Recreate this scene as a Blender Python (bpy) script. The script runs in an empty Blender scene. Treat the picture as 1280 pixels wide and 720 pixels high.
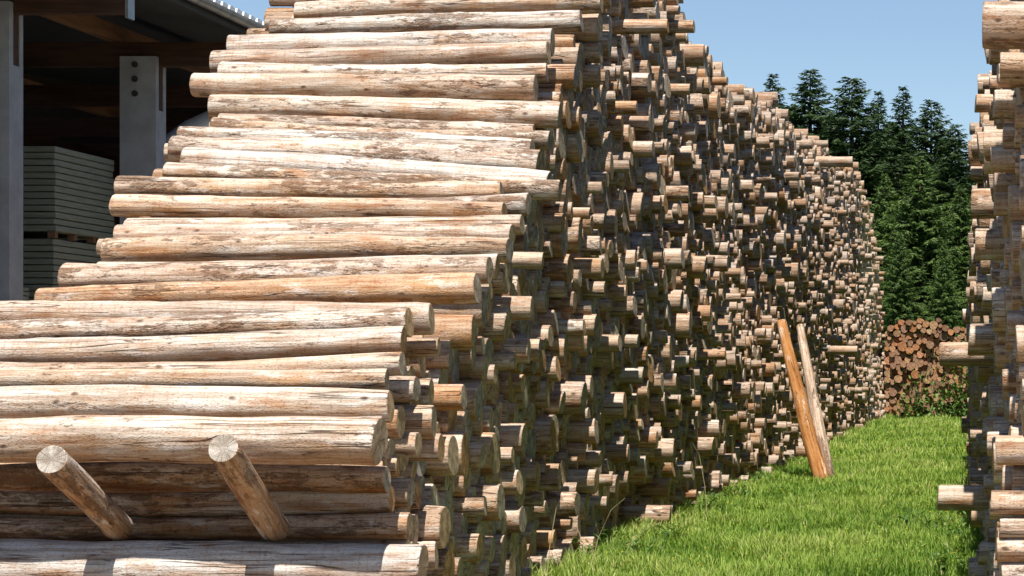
import bpy, math, random
import numpy as np
from mathutils import Vector

rng = np.random.default_rng(7)
random.seed(7)
scene = bpy.context.scene
R = math.radians

# ------------------------------------------------------------------ camera, sky, sun, exposure
F, VX, VY, EYE = 2800.0, 1235.0, 462.0, 1.6          # focal length and vanishing point of the alley, in photo pixels
cam_d = bpy.data.cameras.new('camera')
cam = bpy.data.objects.new('camera', cam_d)
scene.collection.objects.link(cam)
cam.location = (0, 0, EYE)
cam.rotation_euler = (R(90), 0, 0)
cam_d.sensor_width = 36.0
cam_d.lens = 36.0 * F / 1280.0
cam_d.shift_x = -(VX - 640.0) / 1280.0
cam_d.shift_y = (VY - 360.0) / 1280.0
cam_d.clip_start = 0.1
cam_d.clip_end = 3000.0
scene.camera = cam

sun_vec = Vector((0.046, -0.42, 0.90)).normalized()   # towards the sun
world = bpy.data.worlds.new('World')
scene.world = world
world.use_nodes = True
wn = world.node_tree.nodes
sky_n = wn.new('ShaderNodeTexSky')
sky_n.sky_type = 'NISHITA'
sky_n.sun_disc = False
sky_n.sun_elevation = math.asin(sun_vec.z)
sky_n.sun_rotation = math.atan2(sun_vec.x, sun_vec.y)
sky_n.altitude = 700
sky_n.air_density = 1.0
sky_n.dust_density = 0.25
sky_n.ozone_density = 2.2
wn['Background'].inputs['Strength'].default_value = 0.066
world.node_tree.links.new(sky_n.outputs[0], wn['Background'].inputs['Color'])

sun_d = bpy.data.lights.new('sun', 'SUN')
sun_d.energy = 5.0
sun_d.angle = R(0.53)
sun_d.color = (1.0, 0.95, 0.87)
sun = bpy.data.objects.new('sun', sun_d)
scene.collection.objects.link(sun)
sun.rotation_euler = sun_vec.to_track_quat('Z', 'Y').to_euler()
sun.location = (0, -20, 40)

scene.view_settings.view_transform = 'Standard'
scene.view_settings.look = 'None'
scene.view_settings.gamma = 1.0
scene.view_settings.use_curve_mapping = False
scene.view_settings.exposure = 0.93
scene.cycles.use_denoising = True
scene.cycles.max_bounces = 6
scene.cycles.diffuse_bounces = 3
scene.cycles.glossy_bounces = 2
scene.cycles.transmission_bounces = 3
scene.cycles.adaptive_threshold = 0.02

# ------------------------------------------------------------------ helpers
def link(o):
    scene.collection.objects.link(o)
    return o

def tag(o, label=None, cat=None, group=None, kind=None):
    if label: o['label'] = label
    if cat: o['category'] = cat
    if group: o['group'] = group
    if kind: o['kind'] = kind
    return o

def empty(name, loc=(0, 0, 0)):
    o = bpy.data.objects.new(name, None)
    o.empty_display_size = 0.2
    o.location = loc
    return link(o)

def np_mesh(name, V, loops, starts, totals, mats, mat_idx=None, smooth=None, attrs=None):
    """mesh from numpy arrays; attrs: name -> (type, array) on points"""
    me = bpy.data.meshes.new(name)
    me.vertices.add(len(V)); me.vertices.foreach_set('co', np.ascontiguousarray(V, dtype=np.float32).ravel())
    me.loops.add(len(loops)); me.loops.foreach_set('vertex_index', np.ascontiguousarray(loops, dtype=np.int32))
    me.polygons.add(len(starts))
    me.polygons.foreach_set('loop_start', np.ascontiguousarray(starts, dtype=np.int32))
    me.polygons.foreach_set('loop_total', np.ascontiguousarray(totals, dtype=np.int32))
    for m in mats: me.materials.append(m)
    if mat_idx is not None: me.polygons.foreach_set('material_index', np.ascontiguousarray(mat_idx, dtype=np.int32))
    me.update(calc_edges=True)
    me.polygons.foreach_set('use_smooth', np.ascontiguousarray(smooth if smooth is not None else np.zeros(len(starts)), dtype=bool))
    for k, (t, a) in (attrs or {}).items():
        at = me.attributes.new(k, t, 'POINT')
        at.data.foreach_set('vector' if t == 'FLOAT_VECTOR' else 'value', np.ascontiguousarray(a, dtype=np.float32).ravel())
    return me

def mesh_obj(name, me, parent=None, loc=None):
    o = bpy.data.objects.new(name, me)
    if parent: o.parent = parent
    if loc is not None: o.location = loc
    return link(o)

def faces_mesh(name, V, Fs, mat, smooth=False):
    me = bpy.data.meshes.new(name)
    me.from_pydata([tuple(v) for v in V], [], Fs)
    me.materials.append(mat)
    if smooth: me.polygons.foreach_set('use_smooth', [True] * len(me.polygons))
    me.update()
    return me

def box_data(x0, x1, y0, y1, z0, z1, b=0.0):
    """box with its vertical and horizontal edges chamfered by b"""
    if b <= 0:
        V = [(x, y, z) for x in (x0, x1) for y in (y0, y1) for z in (z0, z1)]
        Fs = [(0, 1, 3, 2), (4, 6, 7, 5), (0, 4, 5, 1), (2, 3, 7, 6), (0, 2, 6, 4), (1, 5, 7, 3)]
        return V, Fs
    import bmesh
    bm = bmesh.new()
    V, Fs = box_data(x0, x1, y0, y1, z0, z1)
    vs = [bm.verts.new(v) for v in V]
    for f in Fs: bm.faces.new([vs[i] for i in f])
    bmesh.ops.bevel(bm, geom=list(bm.edges), offset=b, segments=1, affect='EDGES')
    bm.verts.index_update()
    V = [tuple(v.co) for v in bm.verts]; Fs = [tuple(v.index for v in f.verts) for f in bm.faces]
    bm.free()
    return V, Fs

def box(name, lim, mat, parent=None, b=0.0):
    V, Fs = box_data(*lim, b=b)
    o = mesh_obj(name, faces_mesh(name, V, Fs, mat), parent)
    if parent: o.matrix_parent_inverse.identity(); o.location = -parent.location
    return o

def tube_data(pts, rad, seg=10, caps=True):
    pts = np.array(pts, float); n = len(pts)
    rad = np.broadcast_to(np.array(rad, float), (n,))
    V, Fs = [], []
    tang = np.gradient(pts, axis=0)
    up = np.array([0.0, 0.0, 1.0])
    for i in range(n):
        t = tang[i] / np.linalg.norm(tang[i])
        ref = up if abs(t[2]) < 0.9 else np.array([1.0, 0, 0])
        a = np.cross(t, ref); a /= np.linalg.norm(a); c = np.cross(t, a)
        for k in range(seg):
            th = 2 * math.pi * k / seg
            V.append(tuple(pts[i] + rad[i] * (math.cos(th) * a + math.sin(th) * c)))
    for i in range(n - 1):
        for k in range(seg):
            k2 = (k + 1) % seg
            Fs.append((i * seg + k, i * seg + k2, (i + 1) * seg + k2, (i + 1) * seg + k))
    if caps:
        Fs.append(tuple(range(seg - 1, -1, -1))); Fs.append(tuple((n - 1) * seg + k for k in range(seg)))
    return V, Fs

# ------------------------------------------------------------------ materials
def new_mat(name):
    m = bpy.data.materials.new(name); m.use_nodes = True
    nt = m.node_tree
    return m, nt, nt.nodes['Principled BSDF']

class N:
    """short-hand for building node trees"""
    def __init__(s, nt): s.nt = nt
    def n(s, t, **kw):
        x = s.nt.nodes.new(t)
        for k, v in kw.items(): setattr(x, k, v)
        return x
    def set(s, sock, v):
        if hasattr(v, 'links') or isinstance(v, bpy.types.NodeSocket): s.nt.links.new(v, sock)
        else: sock.default_value = v
    def math(s, op, a, b=0.0, c=None, clamp=False):
        x = s.n('ShaderNodeMath', operation=op, use_clamp=clamp)
        s.set(x.inputs[0], a); s.set(x.inputs[1], b)
        if c is not None: s.set(x.inputs[2], c)
        return x.outputs[0]
    def vmul(s, v, sc):
        x = s.n('ShaderNodeVectorMath', operation='MULTIPLY'); s.set(x.inputs[0], v); s.set(x.inputs[1], sc)
        return x.outputs[0]
    def vadd(s, v, sc):
        x = s.n('ShaderNodeVectorMath', operation='ADD'); s.set(x.inputs[0], v); s.set(x.inputs[1], sc)
        return x.outputs[0]
    def noise(s, v, scale, detail=3.0, rough=0.55, dist=0.0):
        x = s.n('ShaderNodeTexNoise'); s.set(x.inputs['Vector'], v)
        x.inputs['Scale'].default_value = scale; x.inputs['Detail'].default_value = detail
        x.inputs['Roughness'].default_value = rough; x.inputs['Distortion'].default_value = dist
        return x.outputs['Fac']
    def ramp(s, f, stops, interp='LINEAR'):
        x = s.n('ShaderNodeValToRGB'); s.set(x.inputs[0], f); cr = x.color_ramp; cr.interpolation = interp
        while len(cr.elements) < len(stops): cr.elements.new(0.5)
        for e, (p, c) in zip(cr.elements, stops):
            e.position = p; e.color = (*c, 1) if not np.isscalar(c) else (c, c, c, 1)
        return x.outputs[0]
    def mix(s, f, a, b, mode='MIX'):
        x = s.n('ShaderNodeMix', data_type='RGBA', blend_type=mode)
        s.set(x.inputs[0], f)
        s.set(x.inputs[6], (*a, 1) if isinstance(a, tuple) and len(a) == 3 else a)
        s.set(x.inputs[7], (*b, 1) if isinstance(b, tuple) and len(b) == 3 else b)
        return x.outputs[2]
    def smooth(s, v, a, b):
        x = s.n('ShaderNodeMapRange', interpolation_type='SMOOTHSTEP'); s.set(x.inputs[0], v)
        x.inputs[1].default_value = a; x.inputs[2].default_value = b
        return x.outputs[0]
    def bump(s, h, strength, dist, normal=None):
        x = s.n('ShaderNodeBump'); s.set(x.inputs['Height'], h)
        x.inputs['Strength'].default_value = strength; x.inputs['Distance'].default_value = dist
        if normal is not None: s.set(x.inputs['Normal'], normal)
        return x.outputs[0]

def log_materials(prefix, tones, bark, weather):
    """debarked, sun-bleached round wood: the side and the sawn end. lp = position in the log's own frame, lr = the log's number"""
    m, nt, bs = new_mat(prefix + '_side'); g = N(nt)
    lp = g.n('ShaderNodeAttribute', attribute_name='lp').outputs['Vector']
    lr = g.n('ShaderNodeAttribute', attribute_name='lr').outputs['Fac']
    off = g.n('ShaderNodeCombineXYZ'); g.set(off.inputs[0], g.math('MULTIPLY', lr, 91.7)); g.set(off.inputs[1], g.math('MULTIPLY', lr, 37.3)); g.set(off.inputs[2], g.math('MULTIPLY', lr, 53.9))
    p = g.vadd(lp, off.outputs[0])
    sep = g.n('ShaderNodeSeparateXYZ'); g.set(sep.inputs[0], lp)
    streak = g.noise(g.vmul(p, (1.1, 32, 32)), 1.0, 3, 0.65)
    fine = g.noise(g.vmul(p, (7, 140, 140)), 1.0, 2, 0.6)
    blot = g.noise(g.vmul(p, (2.6, 9, 9)), 1.0, 3, 0.62, 0.2)
    grit = g.noise(g.vmul(p, (60, 110, 110)), 1.0, 2, 0.65)
    col = g.ramp(lr, tones)
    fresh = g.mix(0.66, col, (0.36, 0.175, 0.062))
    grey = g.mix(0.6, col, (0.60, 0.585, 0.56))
    # bleached on the weather side, fresher underneath; sunlit tops and shaded undersides are painted in too
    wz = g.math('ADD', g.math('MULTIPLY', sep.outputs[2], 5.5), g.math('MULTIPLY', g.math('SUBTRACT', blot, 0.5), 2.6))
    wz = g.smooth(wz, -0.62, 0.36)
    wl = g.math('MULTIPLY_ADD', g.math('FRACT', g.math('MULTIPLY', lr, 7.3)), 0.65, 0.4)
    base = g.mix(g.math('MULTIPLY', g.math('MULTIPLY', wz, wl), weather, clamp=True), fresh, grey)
    base = g.mix(g.smooth(streak, 0.32, 0.66), g.mix(0.6, base, (0.30, 0.17, 0.09), 'MULTIPLY'), base)
    # blotches of resin, mould and bast that wrap part of the log
    bl2 = g.noise(g.vmul(p, (2.6, 12, 12)), 1.0, 4, 0.75, 0.15)
    base = g.mix(g.math('MULTIPLY', g.smooth(bl2, 0.53, 0.66), 0.6), base, g.mix(1.0, base, (0.72, 0.42, 0.22), 'MULTIPLY'))
    base = g.mix(g.math('MULTIPLY', g.smooth(bl2, 0.45, 0.34), 0.45), base, (0.66, 0.63, 0.59))
    base = g.mix(g.math('MULTIPLY', g.smooth(fine, 0.45, 0.7), 0.35), base, g.mix(1.0, base, (0.62, 0.52, 0.42), 'MULTIPLY'))
    base = g.mix(g.math('MULTIPLY', g.smooth(grit, 0.54, 0.72), 0.75), base, g.mix(1.0, base, (0.45, 0.33, 0.24), 'MULTIPLY'))
    # rings of draw-knife / harvester-head marks across the log
    rib = g.noise(g.vmul(p, (55, 3, 3)), 1.0, 2, 0.5)
    base = g.mix(g.math('MULTIPLY', g.smooth(rib, 0.5, 0.72), 0.30), base, g.mix(1.0, base, (0.70, 0.52, 0.38), 'MULTIPLY'))
    # remains of bark and bast
    bt = g.noise(g.vmul(p, (8, 26, 26)), 1.0, 4, 0.72, 0.2)
    big = g.noise(g.vmul(p, (1.3, 5, 5)), 1.0, 2, 0.5)
    bsum = g.math('ADD', g.math('MULTIPLY', bt, 0.62), g.math('MULTIPLY', big, 0.5))
    bsum = g.math('ADD', bsum, g.math('MULTIPLY', g.math('FRACT', g.math('MULTIPLY', lr, 17.31)), 0.10))
    bfac = g.math('MULTIPLY', g.smooth(bsum, bark - 0.01, bark + 0.075), g.math('MULTIPLY_ADD', grit, 0.9, 0.35, clamp=True))
    bcol = g.mix(g.noise(g.vmul(p, (20, 60, 60)), 1.0, 3), (0.055, 0.028, 0.015), (0.20, 0.105, 0.055))
    base = g.mix(g.math('MULTIPLY', bfac, 0.9), base, bcol)
    # knots
    vo = g.n('ShaderNodeTexVoronoi', feature='F1'); g.set(vo.inputs['Vector'], g.vmul(p, (4.2, 8, 8))); vo.inputs['Scale'].default_value = 1.0
    kd = g.math('ADD', vo.outputs['Distance'], g.math('MULTIPLY', g.math('SUBTRACT', grit, 0.5), 0.12))
    kn = g.math('SUBTRACT', 1.0, g.smooth(kd, 0.02, 0.14))
    kp = g.math('GREATER_THAN', g.math('FRACT', g.math('MULTIPLY', vo.outputs['Color'], 7.7)), 0.35)
    kn = g.math('MULTIPLY', kn, kp)
    base = g.mix(g.math('MULTIPLY', kn, 0.9), base, (0.07, 0.032, 0.016))
    # drying cracks along the grain
    cr = g.noise(g.vmul(p, (0.33, 15, 15)), 1.0, 2, 0.5)
    crack = g.math('SUBTRACT', 1.0, g.smooth(g.math('ABSOLUTE', g.math('SUBTRACT', cr, 0.52)), 0.0, 0.011))
    crack = g.math('MULTIPLY', crack, g.smooth(g.noise(g.vmul(p, (1.1, 3, 3)), 1.0, 1), 0.42, 0.56))
    base = g.mix(g.math('MULTIPLY', crack, 0.85), base, (0.055, 0.03, 0.018))
    g.set(bs.inputs['Base Color'], base)
    bs.inputs['Roughness'].default_value = 0.82
    bs.inputs['Specular IOR Level'].default_value = 0.12
    h = g.math('ADD', g.math('MULTIPLY', streak, 0.5), g.math('MULTIPLY', bfac, 0.8))
    h = g.math('SUBTRACT', h, g.math('MULTIPLY', crack, 1.2))
    h = g.math('ADD', h, g.math('MULTIPLY', kn, 0.5))
    h = g.math('ADD', h, g.math('MULTIPLY', blot, 0.7))
    h = g.math('ADD', h, g.math('MULTIPLY', grit, 0.45))
    g.set(bs.inputs['Normal'], g.bump(h, 0.9, 0.011))
    # sawn end
    e, nt, bs = new_mat(prefix + '_end'); g = N(nt)
    lp = g.n('ShaderNodeAttribute', attribute_name='lp').outputs['Vector']
    lr = g.n('ShaderNodeAttribute', attribute_name='lr').outputs['Fac']
    off = g.n('ShaderNodeCombineXYZ'); g.set(off.inputs[0], g.math('MULTIPLY', lr, 91.7)); g.set(off.inputs[1], g.math('MULTIPLY', lr, 37.3)); g.set(off.inputs[2], g.math('MULTIPLY', lr, 53.9))
    p = g.vadd(lp, off.outputs[0])
    flat = g.vmul(lp, (0, 1, 1))
    warp = g.noise(p, 9.0, 2)
    ln = g.n('ShaderNodeVectorMath', operation='LENGTH'); g.set(ln.inputs[0], flat)
    ring = g.math('SINE', g.math('MULTIPLY', g.math('ADD', ln.outputs['Value'], g.math('MULTIPLY', warp, 0.02)), 620.0))
    sp = g.n('ShaderNodeSeparateXYZ'); g.set(sp.inputs[0], lp)
    ang = g.math('ARCTAN2', sp.outputs[2], sp.outputs[1])
    av = g.n('ShaderNodeCombineXYZ'); g.set(av.inputs[0], g.math('MULTIPLY', g.math('SINE', ang), 2.2)); g.set(av.inputs[1], g.math('MULTIPLY', g.math('COSINE', ang), 2.2)); g.set(av.inputs[2], g.math('MULTIPLY', lr, 90.0))
    rc = g.noise(av.outputs[0], 2.2, 3, 0.6)
    rad_crack = g.math('SUBTRACT', 1.0, g.smooth(g.math('ABSOLUTE', g.math('SUBTRACT', rc, 0.5)), 0.0, 0.02))
    tone = g.ramp(g.math('FRACT', g.math('MULTIPLY', lr, 5.37)), [(0.0, (0.42, 0.385, 0.34)), (0.4, (0.56, 0.47, 0.35)), (0.75, (0.60, 0.45, 0.28)), (1.0, (0.56, 0.33, 0.15))])
    blot = g.noise(p, 16.0, 4, 0.65)
    c = g.mix(g.smooth(blot, 0.35, 0.7), g.mix(1.0, tone, (0.52, 0.48, 0.44), 'MULTIPLY'), tone)
    c = g.mix(g.math('MULTIPLY', g.smooth(ring, 0.1, 1.0), 0.35), c, g.mix(1.0, c, (0.55, 0.40, 0.28), 'MULTIPLY'))
    c = g.mix(g.math('MULTIPLY', rad_crack, 0.75), c, (0.06, 0.04, 0.028))
    g.set(bs.inputs['Base Color'], c)
    bs.inputs['Roughness'].default_value = 0.85
    bs.inputs['Specular IOR Level'].default_value = 0.04
    g.set(bs.inputs['Normal'], g.bump(g.math('SUBTRACT', g.math('MULTIPLY', blot, 0.8), g.math('MULTIPLY', rad_crack, 1.0)), 0.6, 0.006))
    return [m, e]

TONES = [(0.0, (0.38, 0.36, 0.335)), (0.25, (0.56, 0.515, 0.46)), (0.55, (0.58, 0.485, 0.355)), (0.8, (0.57, 0.41, 0.26)), (1.0, (0.57, 0.33, 0.14))]
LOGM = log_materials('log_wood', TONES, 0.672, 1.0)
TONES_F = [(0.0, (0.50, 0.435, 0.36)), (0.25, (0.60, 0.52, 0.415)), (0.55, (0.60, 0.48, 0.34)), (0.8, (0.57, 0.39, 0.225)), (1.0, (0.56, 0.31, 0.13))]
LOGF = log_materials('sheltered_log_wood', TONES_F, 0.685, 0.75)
REDM = log_materials('rear_log_wood', [(0.0, (0.36, 0.20, 0.12)), (1.0, (0.30, 0.13, 0.06))], 0.60, 0.2)
POSTM = log_materials('post_wood', [(0.0, (0.46, 0.30, 0.15)), (1.0, (0.50, 0.24, 0.075))], 0.74, 0.0)
# the rear stack is freshly cut: its ends are reddish
g = N(REDM[1].node_tree)
lr_ = g.n('ShaderNodeAttribute', attribute_name='lr').outputs['Fac']
tone_ = g.ramp(g.math('FRACT', g.math('MULTIPLY', lr_, 5.37)), [(0.0, (0.25, 0.15, 0.105)), (0.35, (0.39, 0.23, 0.145)), (0.7, (0.46, 0.21, 0.10)), (1.0, (0.45, 0.31, 0.19))])
bl_ = g.noise(g.n('ShaderNodeAttribute', attribute_name='lp').outputs['Vector'], 16.0, 3)
g.set(REDM[1].node_tree.nodes['Principled BSDF'].inputs['Base Color'], g.mix(g.smooth(bl_, 0.35, 0.7), g.mix(1.0, tone_, (0.6, 0.55, 0.5), 'MULTIPLY'), tone_))

def plain(name, col, rough=0.7, var=0.25, scale=6.0, stretch=(1, 1, 1), bump=0.25, dist=0.004, metal=0.0):
    m, nt, bs = new_mat(name); g = N(nt)
    co = g.n('ShaderNodeTexCoord').outputs['Object']
    geo = g.n('ShaderNodeNewGeometry').outputs['Position']
    f = g.noise(g.vmul(geo, stretch), scale, 5, 0.6)
    f2 = g.noise(g.vmul(geo, stretch), scale * 7, 3, 0.6)
    dark = tuple(c * (1 - var) for c in col); lite = tuple(min(1, c * (1 + var * 0.6)) for c in col)
    c = g.mix(g.smooth(f, 0.3, 0.7), dark, lite)
    c = g.mix(g.math('MULTIPLY', g.smooth(f2, 0.5, 0.75), var), c, tuple(x * 0.6 for x in col))
    g.set(bs.inputs['Base Color'], c)
    bs.inputs['Roughness'].default_value = rough; bs.inputs['Metallic'].default_value = metal
    bs.inputs['Specular IOR Level'].default_value = 0.3
    g.set(bs.inputs['Normal'], g.bump(g.math('ADD', f, g.math('MULTIPLY', f2, 0.4)), bump, dist))
    return m

CONC = plain('grey_concrete', (0.42, 0.43, 0.44), 0.85, 0.18, 3.0)
TIMBER = plain('brown_timber', (0.085, 0.042, 0.026), 0.7, 0.35, 4.0, (0.4, 4, 4))
TIMBER_L = plain('light_timber', (0.24, 0.135, 0.07), 0.7, 0.3, 4.0, (4, 0.4, 4))
CLAD = plain('dark_cladding', (0.05, 0.026, 0.018), 0.8, 0.3, 3.0, (3, 0.3, 6))
DARKW = plain('dark_lower_wall', (0.02, 0.022, 0.028), 0.8, 0.3, 2.0)
ZINC = plain('zinc_sheet', (0.34, 0.36, 0.37), 0.45, 0.2, 4.0, metal=0.6)
ROOFM = plain('dark_roof_sheet', (0.06, 0.065, 0.07), 0.55, 0.2, 4.0)
WHITEF = plain('white_filler', (0.78, 0.79, 0.80), 0.6, 0.08, 8.0)
BOARD = plain('grey_green_board', (0.30, 0.315, 0.23), 0.7, 0.2, 5.0, (0.6, 0.6, 10))
SOFFIT = plain('grey_soffit', (0.06, 0.063, 0.066), 0.8, 0.2, 3.0)
PIPE = plain('silver_pipe', (0.78, 0.80, 0.84), 0.4, 0.1, 6.0, metal=0.1)
STEEL = plain('dark_bolt_steel', (0.09, 0.085, 0.085), 0.5, 0.2, 20.0, metal=0.5)

def leaf_mat(name, stops, attr='lr', trans=0.35, rough=0.6):
    m, nt, bs = new_mat(name); g = N(nt)
    lr = g.n('ShaderNodeAttribute', attribute_name=attr).outputs['Fac']
    c = g.ramp(lr, stops)
    g.set(bs.inputs['Base Color'], c); bs.inputs['Roughness'].default_value = rough
    bs.inputs['Specular IOR Level'].default_value = 0.25
    tr = g.n('ShaderNodeBsdfTranslucent'); g.set(tr.inputs['Color'], g.mix(1.0, c, (1.0, 1.15, 0.6), 'MULTIPLY'))
    mx = g.n('ShaderNodeMixShader'); mx.inputs[0].default_value = trans
    g.set(mx.inputs[1], bs.outputs[0]); g.set(mx.inputs[2], tr.outputs[0])
    nt.links.new(mx.outputs[0], nt.nodes['Material Output'].inputs['Surface'])
    return m

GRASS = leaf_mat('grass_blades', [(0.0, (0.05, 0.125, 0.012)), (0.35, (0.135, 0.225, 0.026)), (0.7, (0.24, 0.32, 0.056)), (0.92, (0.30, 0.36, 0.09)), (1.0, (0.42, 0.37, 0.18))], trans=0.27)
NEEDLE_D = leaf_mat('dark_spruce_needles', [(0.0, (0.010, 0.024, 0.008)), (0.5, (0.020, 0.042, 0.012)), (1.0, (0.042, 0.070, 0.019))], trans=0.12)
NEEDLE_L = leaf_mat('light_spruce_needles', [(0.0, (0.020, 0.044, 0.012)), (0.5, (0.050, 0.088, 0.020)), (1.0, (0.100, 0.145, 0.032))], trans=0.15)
WEEDM = leaf_mat('weed_leaves', [(0.0, (0.03, 0.075, 0.02)), (0.6, (0.06, 0.13, 0.035)), (1.0, (0.11, 0.19, 0.05))], trans=0.25)
BRAMBLE = leaf_mat('bramble_leaves', [(0.0, (0.05, 0.11, 0.02)), (0.6, (0.10, 0.19, 0.035)), (1.0, (0.22, 0.24, 0.07))], trans=0.3)
STALK = leaf_mat('dry_stalk', [(0.0, (0.40, 0.34, 0.20)), (1.0, (0.50, 0.44, 0.27))], trans=0.1)
PETAL = leaf_mat('yellow_petals', [(0.0, (0.75, 0.52, 0.03)), (1.0, (0.85, 0.70, 0.10))], trans=0.2)
BARKM = plain('spruce_bark', (0.12, 0.075, 0.05), 0.9, 0.35, 6.0, (4, 4, 0.8), 0.8, 0.03)

# ground: short turf over soil, one sheet to the horizon
GROUND, nt, bs = new_mat('meadow_ground'); g = N(nt)
pos = g.n('ShaderNodeNewGeometry').outputs['Position']
n1 = g.noise(pos, 0.5, 4); n2 = g.noise(pos, 9.0, 4); n3 = g.noise(pos, 60.0, 3)
c = g.mix(g.smooth(n1, 0.35, 0.65), (0.065, 0.155, 0.016), (0.105, 0.205, 0.026))
c = g.mix(g.math('MULTIPLY', g.smooth(n2, 0.5, 0.7), 0.6), c, (0.17, 0.22, 0.05))
c = g.mix(g.math('MULTIPLY', g.smooth(n3, 0.5, 0.7), 0.5), c, (0.03, 0.06, 0.01))
g.set(bs.inputs['Base Color'], c); bs.inputs['Roughness'].default_value = 0.9; bs.inputs['Specular IOR Level'].default_value = 0.1
g.set(bs.inputs['Normal'], g.bump(n3, 0.6, 0.03))

# ------------------------------------------------------------------ ground
def ground_z(x, y):
    return 0.0
gv, gf = [], []
xs = [-1200, -300, -80, -30, -12, -6, -3, 0, 3, 6, 12, 40, 300, 1200]
ys = [-200, -20, 0, 10, 20, 30, 40, 50, 60, 70, 80, 100, 140, 220, 600, 2400]
for y in ys:
    for x in xs: gv.append((x, y, 0.0))
nx = len(xs)
for j in range(len(ys) - 1):
    for i in range(nx - 1):
        gf.append((j * nx + i, j * nx + i + 1, (j + 1) * nx + i + 1, (j + 1) * nx + i))
gnd = mesh_obj('ground', faces_mesh('ground', gv, gf, GROUND))
tag(gnd, 'green meadow ground between the log stacks', kind='structure')

YARD_BOUNCE = plain('gravel_bounce_sheet', (0.24, 0.20, 0.155), 0.95, 0.3, 2.0, bump=0.6, dist=0.03)  # unseen gravel sheet, added for its warm bounce into the shade
yv, yf = [], []
for x0, x1, y0, y1 in ((-60, 40, -60, 13.2), (-60, -6.6, 13.2, 70)):
    b = len(yv); yv += [(x0, y0, 0.004), (x1, y0, 0.004), (x1, y1, 0.004), (x0, y1, 0.004)]; yf.append((b, b + 1, b + 2, b + 3))
tag(mesh_obj('yard', faces_mesh('yard', yv, yf, YARD_BOUNCE)), 'unseen tan gravel yard added for warm bounce before stacks and hall', kind='structure')

SOIL = plain('bark_litter_soil', (0.15, 0.095, 0.055), 0.95, 0.45, 5.0, bump=0.8, dist=0.02)  # strip added to lessen green bounce on the stack foot
lv = [(-6.6, 13.2, 0.006)] + [(-6.6, 73.5, 0.006)] + [(-3.02 + 0.14 * math.sin(k * 1.7) + 0.08 * math.sin(k * 4.1), 73.5 - k * 0.6, 0.006) for k in range(101)]
tag(mesh_obj('soil', faces_mesh('soil', lv, [tuple(range(len(lv)))], SOIL)), 'added brown soil and bark litter under the big stack', kind='structure')

# ------------------------------------------------------------------ logs: measuring and packing
def at(px, py, Y):
    """photo pixel -> X, Z on the plane at distance Y"""
    return (px - VX) * Y / F, EYE + (VY - py) * Y / F

class Log:
    __slots__ = ('p0', 'p1', 'r', 'lr', 'taper', 'info', 'vis')
    def __init__(s, p0, p1, r, lr, taper=0.0, info=None):
        s.p0 = np.array(p0, float); s.p1 = np.array(p1, float); s.r = r; s.lr = lr; s.taper = taper; s.info = info; s.vis = 0

def clash(a, b):
    """worst overlap of two logs that lie along X, tested at both ends of the shared stretch"""
    lo, hi = max(a.p0[0], b.p0[0]), min(a.p1[0], b.p1[0])
    if hi <= lo: return 0.0
    w = 0.0
    for x in (lo, hi):
        ta = (x - a.p0[0]) / (a.p1[0] - a.p0[0]); tb = (x - b.p0[0]) / (b.p1[0] - b.p0[0])
        pa = a.p0 + ta * (a.p1 - a.p0); pb = b.p0 + tb * (b.p1 - b.p0)
        w = max(w, a.r + b.r - math.hypot(pa[1] - pb[1], pa[2] - pb[2]))
    return w

XL, XR = -6.03, -3.38          # the two long faces of the big stack
LEFT_FIXED = []

def place(xl, xr, yl, yr, d, Y, lr, info, side='L', tol=0.012, store=None):
    """a log measured in the photograph; pushed deeper until it lies free of those already placed"""
    store = LEFT_FIXED if store is None else store
    for k in range(120):
        Yk = Y + 0.02 * k
        x1, z1 = at(xr, yr, Yk); x0, z0 = at(xl if xl is not None else xr, yl, Yk)
        if side == 'L':
            if xl is None: x0 = x1 - 2.62
        else:
            x1 = x0 + 2.62; z1 = z0 + (yl - yr) * Yk / F
        r = d * Yk / F / 2
        lg = Log((x0, Yk, max(z0, r)), (x1, Yk, max(z1, r)), r, lr, info=info)
        if all(clash(lg, o) < tol for o in store): break
    store.append(lg)
    return lg

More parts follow.
